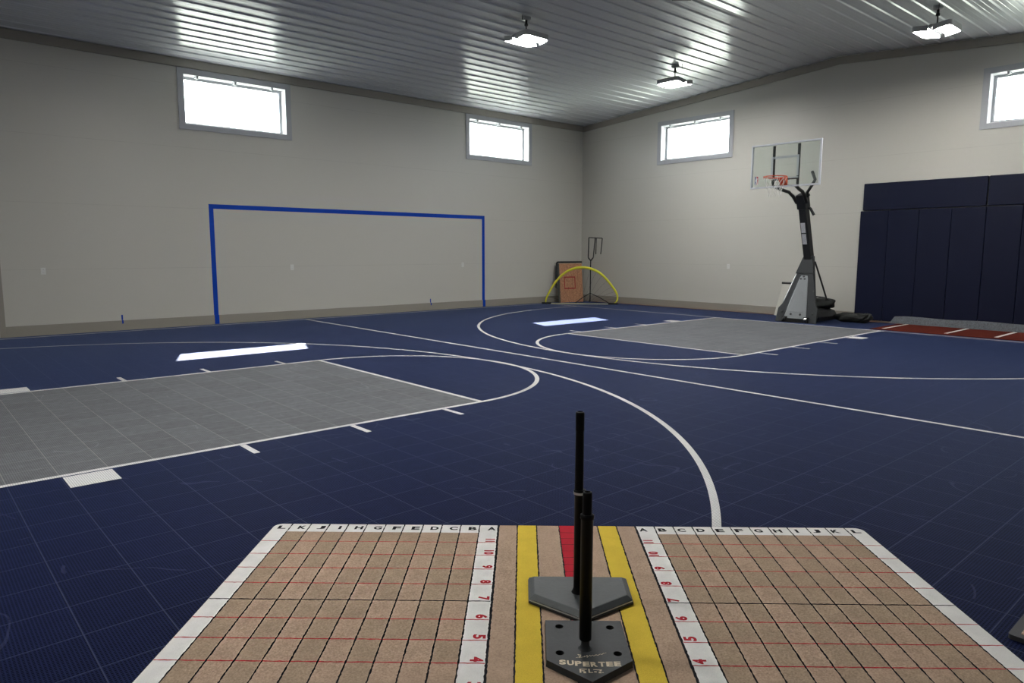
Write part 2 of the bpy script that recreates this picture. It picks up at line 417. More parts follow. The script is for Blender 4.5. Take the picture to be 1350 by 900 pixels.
def outlet(p, lab, proto=None):
    if proto is None:
        r = thing('wall_outlet', lab, 'outlet', p, 'outlets on the walls')
        m = MB(); m.box((p[0]-.04, p[1]-.006, p[2]-.062), (p[0]+.04, p[1], p[2]+.062)); m.build('cover_plate', OUTLET, r, bevel=.003)
        for dz in (-.024, .024):
            m = MB(); m.box((p[0]-.018, p[1]-.008, p[2]+dz-.016), (p[0]+.018, p[1]-.0055, p[2]+dz+.016), 0)
            for dx in (-.008, .008): m.box((p[0]+dx-.0015, p[1]-.0085, p[2]+dz-.004), (p[0]+dx+.0015, p[1]-.0078, p[2]+dz+.007), 1)
            m.build('socket', [OUTLET, SLOT], r)
    else:
        r = copy_tree(proto); r.location = p; r['label'] = lab
    return r
o1 = outlet((2.165, Y1, 1.175), 'white wall outlet on the left wall outside the tape goal, near the door casing')
outlet((6.94, Y1, 1.18), 'white wall outlet inside the tape goal, nearer its thick left post', o1)
outlet((11.80, Y1, 1.177), 'white wall outlet inside the tape goal, close to its right post', o1)
o4 = outlet((X1, 10.22, 1.165), 'white wall outlet on the right wall between corner and basketball hoop', o1); o4.rotation_euler = (0, 0, -PI/2)

# navy wall pads on the right wall
PT = .055
def pad(y0, y1, z0, z1, lab, name='wall_pad', t=PT):
    r = thing(name, lab, 'wall pad', (X1, .5*(y0+y1), z0), 'navy pads on the right wall')
    m = MB(); m.box((X1-t, y0, z0), (X1-.012, y1, z1)); m.build('vinyl_cover', NAVY, r, bevel=.014, segs=3)
    m = MB(); m.box((X1-.012, y0-.011, z0+.005), (X1, y1+.011 if y1 < 6.8 else y1-.005, z1-.005)); m.build('backer_gap_shade', DARKW, r)  # dark backer spread wider so its colour gives the shade between pads
names = ['first', 'second', 'third', 'fourth', 'fifth', 'sixth', 'seventh', 'eighth']
ye = [6.925, 6.325, 5.713, 5.102, 4.490, 3.880, 3.270, 2.660, 2.050]
for i in range(8):
    pad(ye[i+1]+.002, ye[i]-.002, .035, 2.445, 'tall navy wall pad, %s upright of the lower row counting from the hoop' % names[i])
pad(4.50, 6.87, 2.458, 3.04, 'horizontal navy wall pad across the top, the one nearer the hoop', t=.075)
pad(2.06, 4.478, 2.458, 3.04, 'horizontal navy wall pad across the top, cut by the right edge of the photo', t=.075)

# ------------------------------------------------------------------ ceiling lights
def lamp(x, y, ang, lab, proto=None, drop=.24):
    z = zc(y)
    if proto is not None:
        r = copy_tree(proto); r.location = (x, y, z); r.rotation_euler = (0, 0, ang); r['label'] = lab; return r
    r = thing('ceiling_light', lab, 'ceiling light', (x, y, z), 'twin panel ceiling lights')
    m = MB(); m.lathe([(.0,.03),(.085,.03),(.085,-.045),(.07,-.06),(0,-.06)], (x,y,z)); m.build('canopy', CANOPY, r)
    m = MB(); m.lathe([(.022,-.06),(.022,-.12),(.034,-.125),(.034,-.16),(.018,-.165),(.012,-.17),(.012,-.35)], (x,y,z), 14); m.build('stem', BLACKM, r)
    m = MB(); m.box((x-.29, y-.028, z-.405), (x+.29, y+.028, z-.35)); m.build('hub', LHOUS, r, bevel=.008)
    m = MB(); m.tube([(x-.15, y-.06, z+.02), (x-.15, y-.06, z-.10)], .006, 6); m.build('hook', BLACKM, r)
    for s in (-1, 1):
        tilt = math.radians(8)
        def q(a, b, c_):   # a along, b outwards, c down
            return (x+a, y+s*(.040+b*math.cos(tilt)+c_*math.sin(tilt)*0), z-.385+b*math.sin(tilt)-c_)
        L2, W2, cr = .30, .27, .07
        out = []
        for (ca, cb, a0) in ((L2-cr, W2-cr, 0), (-L2+cr, W2-cr, PI/2)):
            for k in range(6):
                t_ = a0+PI/2*k/5; out.append((ca+cr*math.cos(t_), cb+cr*math.sin(t_)))
        out += [(-L2, 0), (L2, 0)]
        if s < 0: out = out[::-1]
        m = MB(); m.loft([[q(a, b, .022) for a, b in out], [q(a*1.0, b, -.02) for a, b in out]]); o2 = ([(L2, 0)]+out[:-1]) if s > 0 else (out[1:]+[out[0]]); r2_ = [(a*.96, b*.95) for a, b in o2]; m.loft([[q(a, b, .022) for a, b in o2], [q(a, b, .068) for a, b in o2], [q(a, b, .068) for a, b in r2_], [q(a, b, .022) for a, b in r2_]], caps=False, close=False); pnl = m.build('panel_housing', LHOUS, r)  # outer lip added to hold lamp light off the upper walls
        ins = [(a*.95, .012+b*.93) for a, b in out]
        m = MB(); m.loft([[q(a, b, .030) for a, b in ins], [q(a, b, .0225) for a, b in ins]]); m.build('diffuser', LED, pnl)
    return r
L1 = lamp(9.06, 9.92, 0, 'lit twin-panel ceiling light hanging nearest the left wall windows')
lamp(13.82, 10.12, PI/2, 'lit ceiling light hanging before the right wall, over the window beside the hoop', L1)
lamp(13.86, 4.75, 0, 'lit twin-panel ceiling light near the gable end at the top right corner', L1)
for (x, y) in ((4.3, 10.0), (9.06, 4.4), (4.3, 4.75), (-.4, 4.75)):
    lamp(x, y, 0, 'lit twin-panel ceiling light outside the picture above the camera side of the court', L1)

# big dark ceiling fan whose blade tip just dips into the top of the frame
fan = thing('ceiling_fan', 'dark ceiling fan blade tip at the very top edge of the photo', 'ceiling fan', (7.6, 5.5, zc(5.5)))
m = MB(); m.lathe([(0,.02),(.14,.02),(.14,-.06),(.05,-.09),(.04,-.45),(.17,-.48),(.2,-.62),(.16,-.70),(0,-.70)], (7.6,5.5,zc(5.5))); m.build('motor', FANB, fan)
for k in range(6):
    a = math.radians(36.0)+k*PI/3; ca, sa = math.cos(a), math.sin(a); zz = 5.27
    def fb_(r, w_, dz): return (7.6+r*ca-w_*sa, 5.5+r*sa+w_*ca, zz+dz)
    m = MB(); m.loft([[fb_(.15,-.10,0),fb_(.15,.10,.02),fb_(.15,.10,.035),fb_(.15,-.10,.015)], [fb_(2.10,-.14,0),fb_(2.10,.14,.02),fb_(2.10,.14,.035),fb_(2.10,-.14,.015)]]); m.build('blade', FANB, fan)

# ------------------------------------------------------------------ basketball hoop
HY = 7.57
hoop = thing('basketball_hoop', 'portable basketball hoop with glass backboard on a charcoal tower by the right wall', 'basketball hoop', (15.3, HY, 0))
def fx(z): return 14.97+.315*z           # sloping front of the tower
# base tank
b = MB()
def rrect(x0, x1, y0, y1, z, r=.08, n=4):
    o = []
    for cx, cy, a0 in ((x1-r,y1-r,0),(x0+r,y1-r,PI/2),(x0+r,y0+r,PI),(x1-r,y0+r,3*PI/2)):
        for k in range(n+1): o.append((cx+r*math.cos(a0+PI/2*k/n), cy+r*math.sin(a0+PI/2*k/n), z))
    return o
b.loft([rrect(15.12,16.12,HY-.42,HY+.42,.035), rrect(15.10,16.14,HY-.44,HY+.44,.12), rrect(15.16,16.10,HY-.38,HY+.38,.24), rrect(15.24,15.98,HY-.30,HY+.30,.29)], 0, False)
base = b.build('base', BLACKP, hoop, bevel=.006)
for s in (-1, 1):
    m = MB(); m.loft([[(14.975+.055*math.cos(t_), HY+s*.245+dy, .06+.055*math.sin(t_)) for t_ in [2*PI*k/16 for k in range(16)]] for dy in (-.03, .03)]); m.build('wheel', BLACKM, base)
# tower shell
hw = [(.0,.475),(.30,.465),(.37,.415),(.40,.395),(1.10,.198),(1.46,.100)]
m = MB(); rings = []
for z, h in hw:
    xf = fx(z); xb = xf+.30-.13*z/1.46
    rings.append([(xf+.02, HY-h, z), (xf, HY-h+.02, z), (xf, HY+h-.02, z), (xf+.02, HY+h, z), (xb, HY+h*.7, z), (xb, HY-h*.7, z)])
# lift the middle of the lowest ring so the wheels show under an arch
m.loft(rings, 0)
tower = m.build('tower', CHAR, hoop, bevel=.012)
def fr(y, z, o=.0): return (fx(z)-o*.954, HY+y, z+o*.3)   # point on the front face, o outwards
def front(name, pts, material, par, th=.02, bevel=.004):
    mm = MB(); mm.loft([[fr(y, z, -.01) for y, z in pts], [fr(y, z, th) for y, z in pts]][::-1]); return mm.build(name, material, par, bevel=bevel)
front('front_panel', [(.265,.125),(.235,.125),(.235,.07),(-.20,.07),(-.20,.125),(-.235,.125),(-.105,.96),(-.08,1.02),(.055,1.02),(.085,.96)][::-1], SILVER, tower, .022)
front('panel_inset', [(.165,.22),(-.155,.22),(-.085,.66),(-.06,.69),(.035,.69),(.06,.66)][::-1], SILVER, tower, .027)
front('brace_cover', [(.205,1.07),(-.205,1.07),(-.10,1.45),(.10,1.45)][::-1], CHAR, tower, .012)
m = MB()
for y_, z_ in ((-.01,.995),(.05,.945),(-.04,.945)): 
    pts = [(y_+.028*math.cos(t_), z_+.018*math.sin(t_)) for t_ in [2*PI*k/10 for k in range(10)]]
    m.loft([[fr(a, b_, .018) for a, b_ in pts], [fr(a, b_, .0245) for a, b_ in pts]])
m.build('vent_slot', BLACKM, tower)
for y_, z_ in ((-.35,.21),(-.29,.70),(-.165,1.13),(.36,.22),(.165,1.13),(.115,.17),(-.10,.17)):
    m = MB(); pts = [(y_+.024*math.cos(t_), z_+.024*math.sin(t_)) for t_ in [2*PI*k/12 for k in range(12)]]
    m.loft([[fr(a, b_, 0) for a, b_ in pts], [fr(a, b_, .012 if abs(y_) > .13 else .034) for a, b_ in pts]]); m.build('bolt', BLACKM, tower)
m = MB(); m.box((14.958, HY-.27, .0), (15.0, HY+.27, .088)); m.box((14.962, HY-.30, .0), (15.0, HY-.19, .125)); m.box((14.962, HY+.19, .0), (15.0, HY+.30, .125)); m.build('axle_recess_shade', HOLE, tower)  # raised near-black blocks give the shade of a recess by colour
# handle bar off the tower's side
m = MB(); m.tube([(15.32, HY+.22, .845), (15.32, HY+.52, .845)], .026, 10); m.build('handle', BLACKM, tower)
# pole
p0, p1 = Vector((15.47, HY, 1.40)), Vector((15.03, HY, 2.72)); pd = (p1-p0).normalized()
m = MB(); m.bar(p0, p1, .165, .17, up=(1,0,0)); pole = m.build('pole', BLACKM, hoop, bevel=.012)
pn = Vector((pd.z, 0, -pd.x)).normalized(); pn = -pn if pn.x > 0 else pn
for (a, b_) in ((.30,.53),(.555,.775)):
    c0 = p0+pd*((a+.05)*1.02); c1 = p0+pd*((b_+.05)*1.02); off = pn*.088
    m = MB(); ctr = [c0+off, c1+off]
    m.loft([[c+Vector((0,dy,0))+pn*dn for dy, dn in ((-.035,0),(.062,0),(.062,.003),(-.035,.003))] for c in ctr]); m.build('label_sticker', STICKER, pole)
m = MB(); ct = p0+pd*1.30
m.bar(ct-pd*.16, ct+pd*.16, .215, .21, up=(1,0,0)); m.build('pole_clamp', BLACKP, hoop, bevel=.02)
m = MB(); m.tube([ct+Vector((.05,-.06,-.1)), ct+Vector((.10,-.13,-.16)), ct+Vector((.13,-.20,-.30))], .03, 10); m.build('lever', BLACKM, hoop)
# lift arms
for s in (-1, 1):
    m = MB(); m.tube([(15.0, HY+s*.11, 2.60), (14.86, HY+s*.125, 2.73), (14.70, HY+s*.15, 2.82), (14.50, HY+s*.18, 2.85), (14.29, HY+s*.22, 2.90)], .036, 10); m.build('lower_arm', BLACKM, hoop)
m = MB(); m.tube([(15.0, HY-.13, 2.66), (15.0, HY+.13, 2.66)], .035, 10); m.tube([(15.03, HY-.13, 2.74), (15.03, HY+.13, 2.74)], .03, 10); m.build('pivot', BLACKM, hoop)
m = MB(); m.tube([(15.02, HY-.14, 2.75), (14.9, HY-.16, 2.80), (14.88, HY-.27, 2.95), (14.92, HY-.31, 3.06), (14.98, HY-.21, 3.24)], .032, 10); m.build('crank', BLACKM, hoop)
# back frame
BX = 14.20; B0, B1, BZ0, BZ1 = HY-.765, HY+.765, 2.885, 3.795
m = MB()
for s in (-1, 1): m.box((BX+.025, HY+s*.272-.022, BZ0+.02), (BX+.07, HY+s*.272+.022, BZ1-.05))
m.box((BX+.028, HY-.27, 3.035), (BX+.068, HY+.27, 3.075)); m.box((BX+.028, HY-.27, 2.90), (BX+.068, HY+.27, 2.93))
m.build('mounting_bracket', BLACKM, hoop, bevel=.004)
# glass
m = MB(); m.box((BX, B0+.02, BZ0+.02), (BX+.012, B1-.02, BZ1-.02)); brd = m.build('backboard', BGLASS, hoop)
m = MB(); f = .035
m.box((BX-.012, B0, BZ0), (BX+.03, B1, BZ0+f)); m.box((BX-.012, B0, BZ1-f), (BX+.03, B1, BZ1)); m.box((BX-.012, B0, BZ0+f), (BX+.03, B0+f, BZ1-f)); m.box((BX-.012, B1-f, BZ0+f), (BX+.03, B1, BZ1-f))
m.build('board_frame', ALU, brd, bevel=.003)
m = MB(); q0, q1, r0, r1 = HY-.305, HY+.305, 3.055, 3.52; lw = .045; xx0, xx1 = BX-.0015, BX-.0003
for a in ((q0,r0,q1,r0+.03),(q0,r1-lw,q1,r1),(q0,r0+lw,q0+lw,r1-lw),(q1-lw,r0+lw,q1,r1-lw)): m.box((xx0, a[0], a[1]), (xx1, a[2], a[3]))
m.build('target_square', mat('pale_board_line', (.36, .41, .43), .5), brd)
# small upright emblem at the lower corner: blue half, red half, white silhouette
m = MB(); ly, lz = B1-.135, 3.055
def L_(pts, mm, o): m.loft([[(BX-.002-o, ly-a, lz+b_) for a, b_ in pts], [(BX-.0003-o*0, ly-a, lz+b_) for a, b_ in pts]], mm)
L_([(-.037,-.085),(0,-.085),(0,.085),(-.03,.085),(-.037,.078)], 0, 0); L_([(0,-.085),(.03,-.085),(.037,-.078),(.037,.085),(0,.085)], 1, 0)
L_([(-.012,-.085),(.004,-.03),(.012,-.085),(.03,-.085),(.02,-.02),(.016,.02),(.03,.045),(.02,.05),(.004,.035),(.006,.07),(-.008,.075),(-.012,.05),(-.018,.02),(-.03,-.01),(-.018,-.012),(-.014,-.03),(-.026,-.085)], 2, .0012)
m.build('emblem', [LBLUE, LRED, WHITE], brd)
# rim
RC = Vector((13.83, HY, 3.07)); RR = .2286
rim = MB(); rim.tube([RC+Vector((RR*math.cos(a), RR*math.sin(a), 0)) for a in [2*PI*k/48 for k in range(48)]], .0095, 8, closed=True)
for a in [2*PI*(k+.5)/12 for k in range(12)]:
    c_ = RC+Vector((RR*math.cos(a), RR*math.sin(a), -.014)); rim.tube([c_+Vector((0,0,.008)), c_+Vector((0,0,-.02))], .005, 5)
rim_o = rim.build('rim', ORANGE, hoop)
m = MB()
m.loft([[(14.06, HY-.06, 3.08),(14.06, HY+.06, 3.08),(14.06, HY+.06, 3.055),(14.06, HY-.06, 3.055)], [(14.19, HY-.085, 3.085),(14.19, HY+.085, 3.085),(14.19, HY+.085, 2.915),(14.19, HY-.085, 2.915)]])
for s in (-1, 1): m.bar((14.10, HY+s*.055, 3.06), (13.93, HY+s*.20, 3.065), .012, .022)
m.build('rim_bracket', ORANGE, rim_o, bevel=.004)
# net: 12 hooks, crossing strands narrowing downwards
m = MB(); rows = [(0,.228),(.10,.19),(.19,.155),(.28,.135),(.38,.13)]
for k in range(12):
    for sgn in (-1, 1):
        pts = []
        for j, (dz, r_) in enumerate(rows):
            a = 2*PI*(k+.5)/12+sgn*j*PI/12
            pts.append(RC+Vector((r_*math.cos(a), r_*math.sin(a), -.02-dz)))
        m.tube(pts, .0023, 4)
m.build('net', NET, rim_o)
# rear strut
for s in (-1, 1):
    m = MB(); m.tube([(15.53, HY+s*.115, 1.33), (16.03, HY+s*.27, .27)], .019, 8); m.build('strut', BLACKM, hoop)

# lumpy bags
def lump(mb, c_, sx, sy, sz, seed, n=20, amp=.16, flat=.0):
    rnd = random.Random(seed); ph = [(rnd.uniform(0,6), rnd.uniform(0,6), rnd.uniform(2,6), rnd.uniform(2,6)) for _ in range(5)]
    rings = []
    for i in range(1, n):
        th = PI*i/n; ring = []
        for k in range(2*n):
            f_ = PI*k/n; d_ = 1+sum(amp/(1+q*.5)*math.sin(p[2]*f_//1*0+p[0]+round(p[2])*f_+p[3]*th) for q, p in enumerate(ph))*.5
            ce = lambda v, e: math.copysign(abs(v)**e, v)
            x_ = ce(math.sin(th), .7)*ce(math.cos(f_), .7)*sx*d_; y_ = ce(math.sin(th), .7)*ce(math.sin(f_), .7)*sy*d_; z_ = ce(math.cos(th), .75)*sz*d_
            ring.append((c_[0]+x_, c_[1]+y_, max(c_[2]+z_, flat)))
        rings.append(ring)
    mb.loft(rings[::-1], 0, True)
bag = thing('ballast_bag', 'black ballast bag lying on the hoop base behind its tower', 'bag', (15.86, 7.42, .292))
m = MB(); lump(m, (15.86, 7.46, .40), .20, .34, .115, 3, flat=.292); m.build('body', BAG, bag)
m = MB(); m.tube([(15.80, 7.18, .45), (15.78, 7.32, .53), (15.78, 7.52, .545), (15.80, 7.70, .47)], .014, 8); m.build('strap', FOAM, bag)
bag2 = thing('crumpled_bag', 'flat crumpled black bag on the floor between hoop base and wall pads', 'bag', (15.98, 6.72, .003))
m = MB(); lump(m, (16.0, 6.78, .10), .17, .33, .095, 11, amp=.22, flat=.003); m.build('body', BAG, bag2)
m = MB(); lump(m, (16.02, 6.50, .13), .12, .13, .075, 5, amp=.25, flat=.02); m.build('folded_end', BAG, bag2)
m = MB(); m.tube([(15.84, 6.95, .10), (15.81, 6.8, .13), (15.815, 6.65, .12), (15.85, 6.5, .10)], .012, 6); m.build('strap', FOAM, bag2)

# white board leaning behind the hoop
lb = thing('leaning_board', 'plain white board leaning on the right wall behind the hoop tower', 'board', (16.40, 8.5, 0))
m = MB(); m.loft([[(16.30,8.20,.0),(16.30,8.78,.0),(16.33,8.78,.0),(16.33,8.20,.0)], [(16.455,8.20,.77),(16.455,8.68,.77),(16.485,8.68,.77),(16.485,8.20,.77)]]); m.build('board_panel', mat('white_board_paint', (.46,.45,.41), .5), lb, bevel=.003)

# red runner with white dashes, grey mat against the pads
rn = MB(); rn.box((14.86, -1.2, .0022), (16.36, 5.93, .010), 0)
for y_ in (5.755, 4.62, 3.80, 2.7): rn.box((15.08, y_-.032, .0095), (16.36, y_+.032, .0108), 1)
tag(rn.build('turf_runner', [REDT, WPAINT]), 'dark red turf runner with white dashes along the padded right wall', 'runner')
gm = thing('felt_mat', 'grey felt strip standing on edge along the foot of the navy pads', 'mat', (16.41, 4, .011))
m = MB(); NY = 30
for k in range(NY):
    pass
rg = []
for k in range(NY+1):
    y_ = 6.02-k*(6.02-1.0)/NY; wv = .006*math.sin(k*1.7); cut = .13 if k == 0 else 0
    rg.append([(16.352+wv, y_-.0, .0115), (16.372+wv, y_, .0115), (16.428, y_-cut*0+(.0), .165+.008*math.sin(k*.8)), (16.405, y_, .165+.008*math.sin(k*.8))])
rg[0] = [(16.352, 6.12, .0115), (16.372, 6.12, .0115), (16.428, 6.04, .155), (16.405, 6.04, .155)]
m.loft(rg, 0, False); m.build('felt_sheet', GREYMAT, gm)

# ------------------------------------------------------------------ corner: board, pop-up goal, stand
ob = thing('rebound_board', 'strand board panel with a red square leaning in the corner', 'board', (15.68, 15.1, 0))
bl, br = Vector((15.27, 15.13, .005)), Vector((16.10, 14.98, .005)); lean = Vector((.09, .18, 1.17))
ux = (br-bl); nrm = ux.cross(lean).normalized(); nrm = nrm if nrm.y < 0 else -nrm
def bp_(u, v, o): return bl+ux*u+lean*v+nrm*o
m = MB(); m.loft([[bp_(0,0,0),bp_(1,0,0),bp_(1,1,0),bp_(0,1,0)], [bp_(0,0,.02),bp_(1,0,.02),bp_(1,1,.02),bp_(0,1,.02)]]); m.build('board_panel', OSB, ob)
m = MB()
for (a, b_, c_, d_) in ((.18,.34,.68,.37),(.18,.63,.68,.66),(.18,.37,.215,.63),(.645,.37,.68,.63)):
    m.loft([[bp_(a,b_,.0205),bp_(c_,b_,.0205),bp_(c_,d_,.0205),bp_(a,d_,.0205)], [bp_(a,b_,.0215),bp_(c_,b_,.0215),bp_(c_,d_,.0215),bp_(a,d_,.0215)]])
m.build('target_square', mat('red_marker_paint', (.30, .02, .02), .7), ob)
m = MB(); m.loft([[bp_(-.075,0,-.02),bp_(-.002,0,-.02),bp_(-.002,0,.016),bp_(-.075,0,.016)], [bp_(-.075,1,-.02),bp_(-.002,1,-.02),bp_(-.002,1,.016),bp_(-.075,1,.016)]]); m.build('side_rail', DARKW, ob)
fbar = MB(); pts = [bp_(1.02,1.035,.0), bp_(.5,1.035,.0), bp_(-.02,1.035,.0), bp_(-.06,1.03,.0), bp_(-.085,1.0,.0), bp_(-.12,.75,.0), bp_(-.165,.38,.0)]
fbar.tube(pts, .028, 10); fbar.build('foam_bar', FOAM, ob)

pg = thing('popup_goal', 'yellow arched pop-up soccer goal standing across the corner', 'soccer goal', (15.25, 14.39, 0))
A_, B_ = Vector((14.63, 15.08, .03)), Vector((15.88, 13.69, .03)); ax = (B_-A_); mid = (A_+B_)/2; nn = Vector((-ax.y, ax.x, 0)).normalized()
nn = -nn if nn.dot(mid) > 0 else nn      # towards the court
AP = [(-.023,.03),(-.020,.10),(-.001,.174),(.041,.273),(.187,.537),(.349,.751),(.576,.947),(.835,1.056),(1.094,1.075),(1.321,1.030),(1.55,.92),(1.746,.743),(1.928,.517),(2.037,.356),(2.078,.226),(2.055,.095),(1.97,.03)]
sx = ax.normalized()
def ap(f_, sc_=1.0):            # smooth point along the arch, f_ 0..1
    g_ = f_*(len(AP)-1); i_ = min(int(g_), len(AP)-2); u_ = g_-i_
    P_ = [AP[max(0, i_-1)], AP[i_], AP[i_+1], AP[min(len(AP)-1, i_+2)]]
    c2 = [0.5*(2*P_[1][k]+(P_[2][k]-P_[0][k])*u_+(2*P_[0][k]-5*P_[1][k]+4*P_[2][k]-P_[3][k])*u_**2+(3*P_[1][k]-P_[0][k]-3*P_[2][k]+P_[3][k])*u_**3) for k in (0, 1)]
    x_, z_ = 1.0+(c2[0]-1.0)*sc_, c2[1]*sc_
    return Vector((A_.x, A_.y, 0))+sx*x_+Vector((0,0,z_))
def gp(t_, d_=0.0, sc_=1.0): return ap(t_/PI, sc_)+nn*d_
m = MB(); rings = []
for k in range(61):
    t_ = PI*k/60; wd = .038+.04*math.sin(t_)
    o, i_ = gp(t_, 0, 1.0+wd*.45), gp(t_, 0, 1.0-wd*.45)
    rings.append([o-nn*.012, o+nn*.012, i_+nn*.012, i_-nn*.012])
m.loft(rings, 0, True); m.build('arch', YELLOW, pg)
m = MB(); m.bar(A_+Vector((0,0,-.016)), A_+sx*1.97+Vector((0,0,-.016)), .05, .018); m.build('ground_strap', mat('pale_yellow_strap', (.55,.55,.32), .7), pg)
for q_ in (A_, A_+sx*1.95):
    m = MB(); s_ = ax.normalized(); m.bar(q_-s_*.14+Vector((0,0,-.005)), q_+s_*.14+Vector((0,0,-.005)), .09, .05); m.build('corner_patch', FOAM, pg, bevel=.01)
m = MB()   # sparse net strands sweeping to the back of the arch
bk = mid - nn*.3
for k in range(1, 20):
    t_ = PI*k/20; m.tube([gp(t_, 0, .99), gp(t_, -.16, .8)+Vector((0,0,.0)), bk*1.0+ax*(-.25*math.cos(t_))+Vector((0,0,.02))], .0022, 3)
m.build('netting', MESHN, pg)

st = thing('fork_stand', 'thin black tripod stand with a forked square top in the corner', 'stand', (15.82, 14.43, 0))
S0 = Vector((15.82, 14.43, 0)); rt = Vector((.75, -.66, 0)); bkv = Vector((.66, .75, 0))
m = MB(); m.tube([S0+Vector((0,0,.06)), S0+Vector((0,0,1.29))], .017, 8); m.build('pole', BLACKM, st)
for (dx, dy) in ((-.46, -.12), (.55, -.05), (.02, .35)):
    m = MB(); e_ = S0+rt*dx+bkv*dy
    m.tube([S0+Vector((0,0,.30)), S0+rt*dx*.45+bkv*dy*.45+Vector((0,0,.19)), e_+Vector((0,0,.014))], .013, 6); m.build('leg', BLACKM, st)
m = MB()
a1, a2 = S0+rt*-.075, S0+rt*.075
Z = lambda z: Vector((0,0,z))
m.tube([S0+Z(1.27), a1+Z(1.36)], .02, 6); m.tube([S0+Z(1.27), a2+Z(1.36)], .02, 6)
m.tube([a1+Z(1.36), a1+rt*.01+Z(1.95)], .016, 6); m.tube([a2+Z(1.36), a2+rt*.05+Z(1.95)], .016, 6)
m.tube([a1+rt*.01+Z(1.95), S0+rt*.33+bkv*-.05+Z(1.93)], .016, 6)
m.tube([S0+rt*.155+bkv*-.02+Z(1.94), S0+rt*.145+bkv*-.05+Z(1.46)], .015, 6); m.tube([S0+rt*.33+bkv*-.05+Z(1.93), S0+rt*.285+bkv*-.08+Z(1.46)], .015, 6)
m.build('fork', BLACKM, st)

# ------------------------------------------------------------------ batting mat
C0 = Vector((2.789, 2.696, 0)); E1 = Vector((.740, -.672, 0)).normalized(); E2 = Vector((-.672, -.740, 0)); E2 = (E2-E1*E2.dot(E1)).normalized()
def mp(s, t_, z=0.0): return C0+E1*s+E2*t_+Vector((0,0,z))
MT = .010; MLEN = 2.25; HWD = 1.662
mt = MB()
cr = .05; out = []
for cx, cy, a0 in ((HWD-cr, MLEN-cr, 0), (-HWD+cr, MLEN-cr, PI/2), (-HWD+cr, cr, PI), (HWD-cr, cr, 3*PI/2)):
    for k in range(7): out.append((cx+cr*math.cos(a0+PI/2*k/6), cy+cr*math.sin(a0+PI/2*k/6)))
mt.loft([[mp(a, b_, .0026) for a, b_ in out][::-1], [mp(a, b_, MT-.001) for a, b_ in out][::-1]], 0)
mt.add([mp(a*.997, .004+b_*.9965, MT) for a, b_ in out][::-1], [tuple(range(len(out)))], 1)
def mrect(s0, s1, t0, t1, z, k): mt.poly([mp(s0,t0,z), mp(s0,t1,z), mp(s1,t1,z), mp(s1,t0,z)], k)
CW = .1068; SI = .3865
rowt = [.245+.1601*i for i in range(12)]
edges_t = [.115]+rowt+[MLEN-.02]
# checker of tan and olive tan cells
for sg in (-1, 1):
    for c_ in range(1, 11):
        a, b_ = SI+CW*c_, SI+CW*(c_+1)
        for r_ in range(len(edges_t)-1):
            if edges_t[r_] >= MLEN-.02: break
            e1_ = min(edges_t[r_+1], MLEN-.02)
            if (c_+r_*0+(1 if sg > 0 else 0)) % 2 == 0 or random.random() < .22: mrect(min(sg*a,sg*b_), max(sg*a,sg*b_), edges_t[r_], e1_, MT+.0004, 2)
            if random.random() < .12: mrect(min(sg*a,sg*b_), max(sg*a,sg*b_), edges_t[r_], e1_, MT+.0006, 1)
    # white bands
    a, b_ = SI+CW*11, HWD-.004
    mrect(min(sg*a,sg*b_), max(sg*a,sg*b_), .05, MLEN-.05, MT+.0008, 3)
    mrect(min(sg*a,sg*(b_-.045)), max(sg*a,sg*(b_-.045)), .006, .05, MT+.0008, 3)
    mt.poly([mp(sg*(b_-.045+.045*math.sin(t_)), .051-.045*math.cos(t_), MT+.0008) for t_ in [PI/2*k/6 for k in range(7)]]+[mp(sg*(b_-.045), .051, MT+.0008)], 3)
    mrect(min(sg*SI,sg*(SI+CW*11)), max(sg*SI,sg*(SI+CW*11)), .006, .115, MT+.0008, 3)
    mrect(min(sg*SI,sg*(SI+CW)), max(sg*SI,sg*(SI+CW)), .115, MLEN-.02, MT+.0008, 3)
    mrect(min(sg*.172,sg*.280), max(sg*.172,sg*.280), .004, MLEN-.01, MT+.0006, 4)
mrect(-.046, .046, .004, MLEN-.01, MT+.0006, 5)
def zig_t(s, w_, t0, t1, k, z, amp=.0016, step=.011):      # line running along t with a woven edge
    n = int((t1-t0)/step); pl = []; pr = []
    for i in range(n+1):
        t_ = t0+(t1-t0)*i/n; pl.append(s-w_/2+random.uniform(-amp,amp)); pr.append(s+w_/2+random.uniform(-amp,amp))
    for i in range(n):
        a, b_ = t0+(t1-t0)*i/n, t0+(t1-t0)*(i+1)/n
        mt.poly([mp(pl[i],a,z), mp(pl[i+1],b_,z), mp(pr[i+1],b_,z), mp(pr[i],a,z)], k)
def zig_s(t_, w_, s0, s1, k, z, amp=.0012, step=.013):
    n = max(1, int(abs(s1-s0)/step)); off = [random.uniform(-amp,amp) for _ in range(n+1)]; wd = [w_*random.uniform(.75,1.25) for _ in range(n+1)]
    for i in range(n):
        a, b_ = s0+(s1-s0)*i/n, s0+(s1-s0)*(i+1)/n
        p_ = [mp(a,t_+off[i]-wd[i]/2,z), mp(a,t_+off[i]+wd[i]/2,z), mp(b_,t_+off[i+1]+wd[i+1]/2,z), mp(b_,t_+off[i+1]-wd[i+1]/2,z)]
        mt.poly(p_ if s1 > s0 else p_[::-1], k)
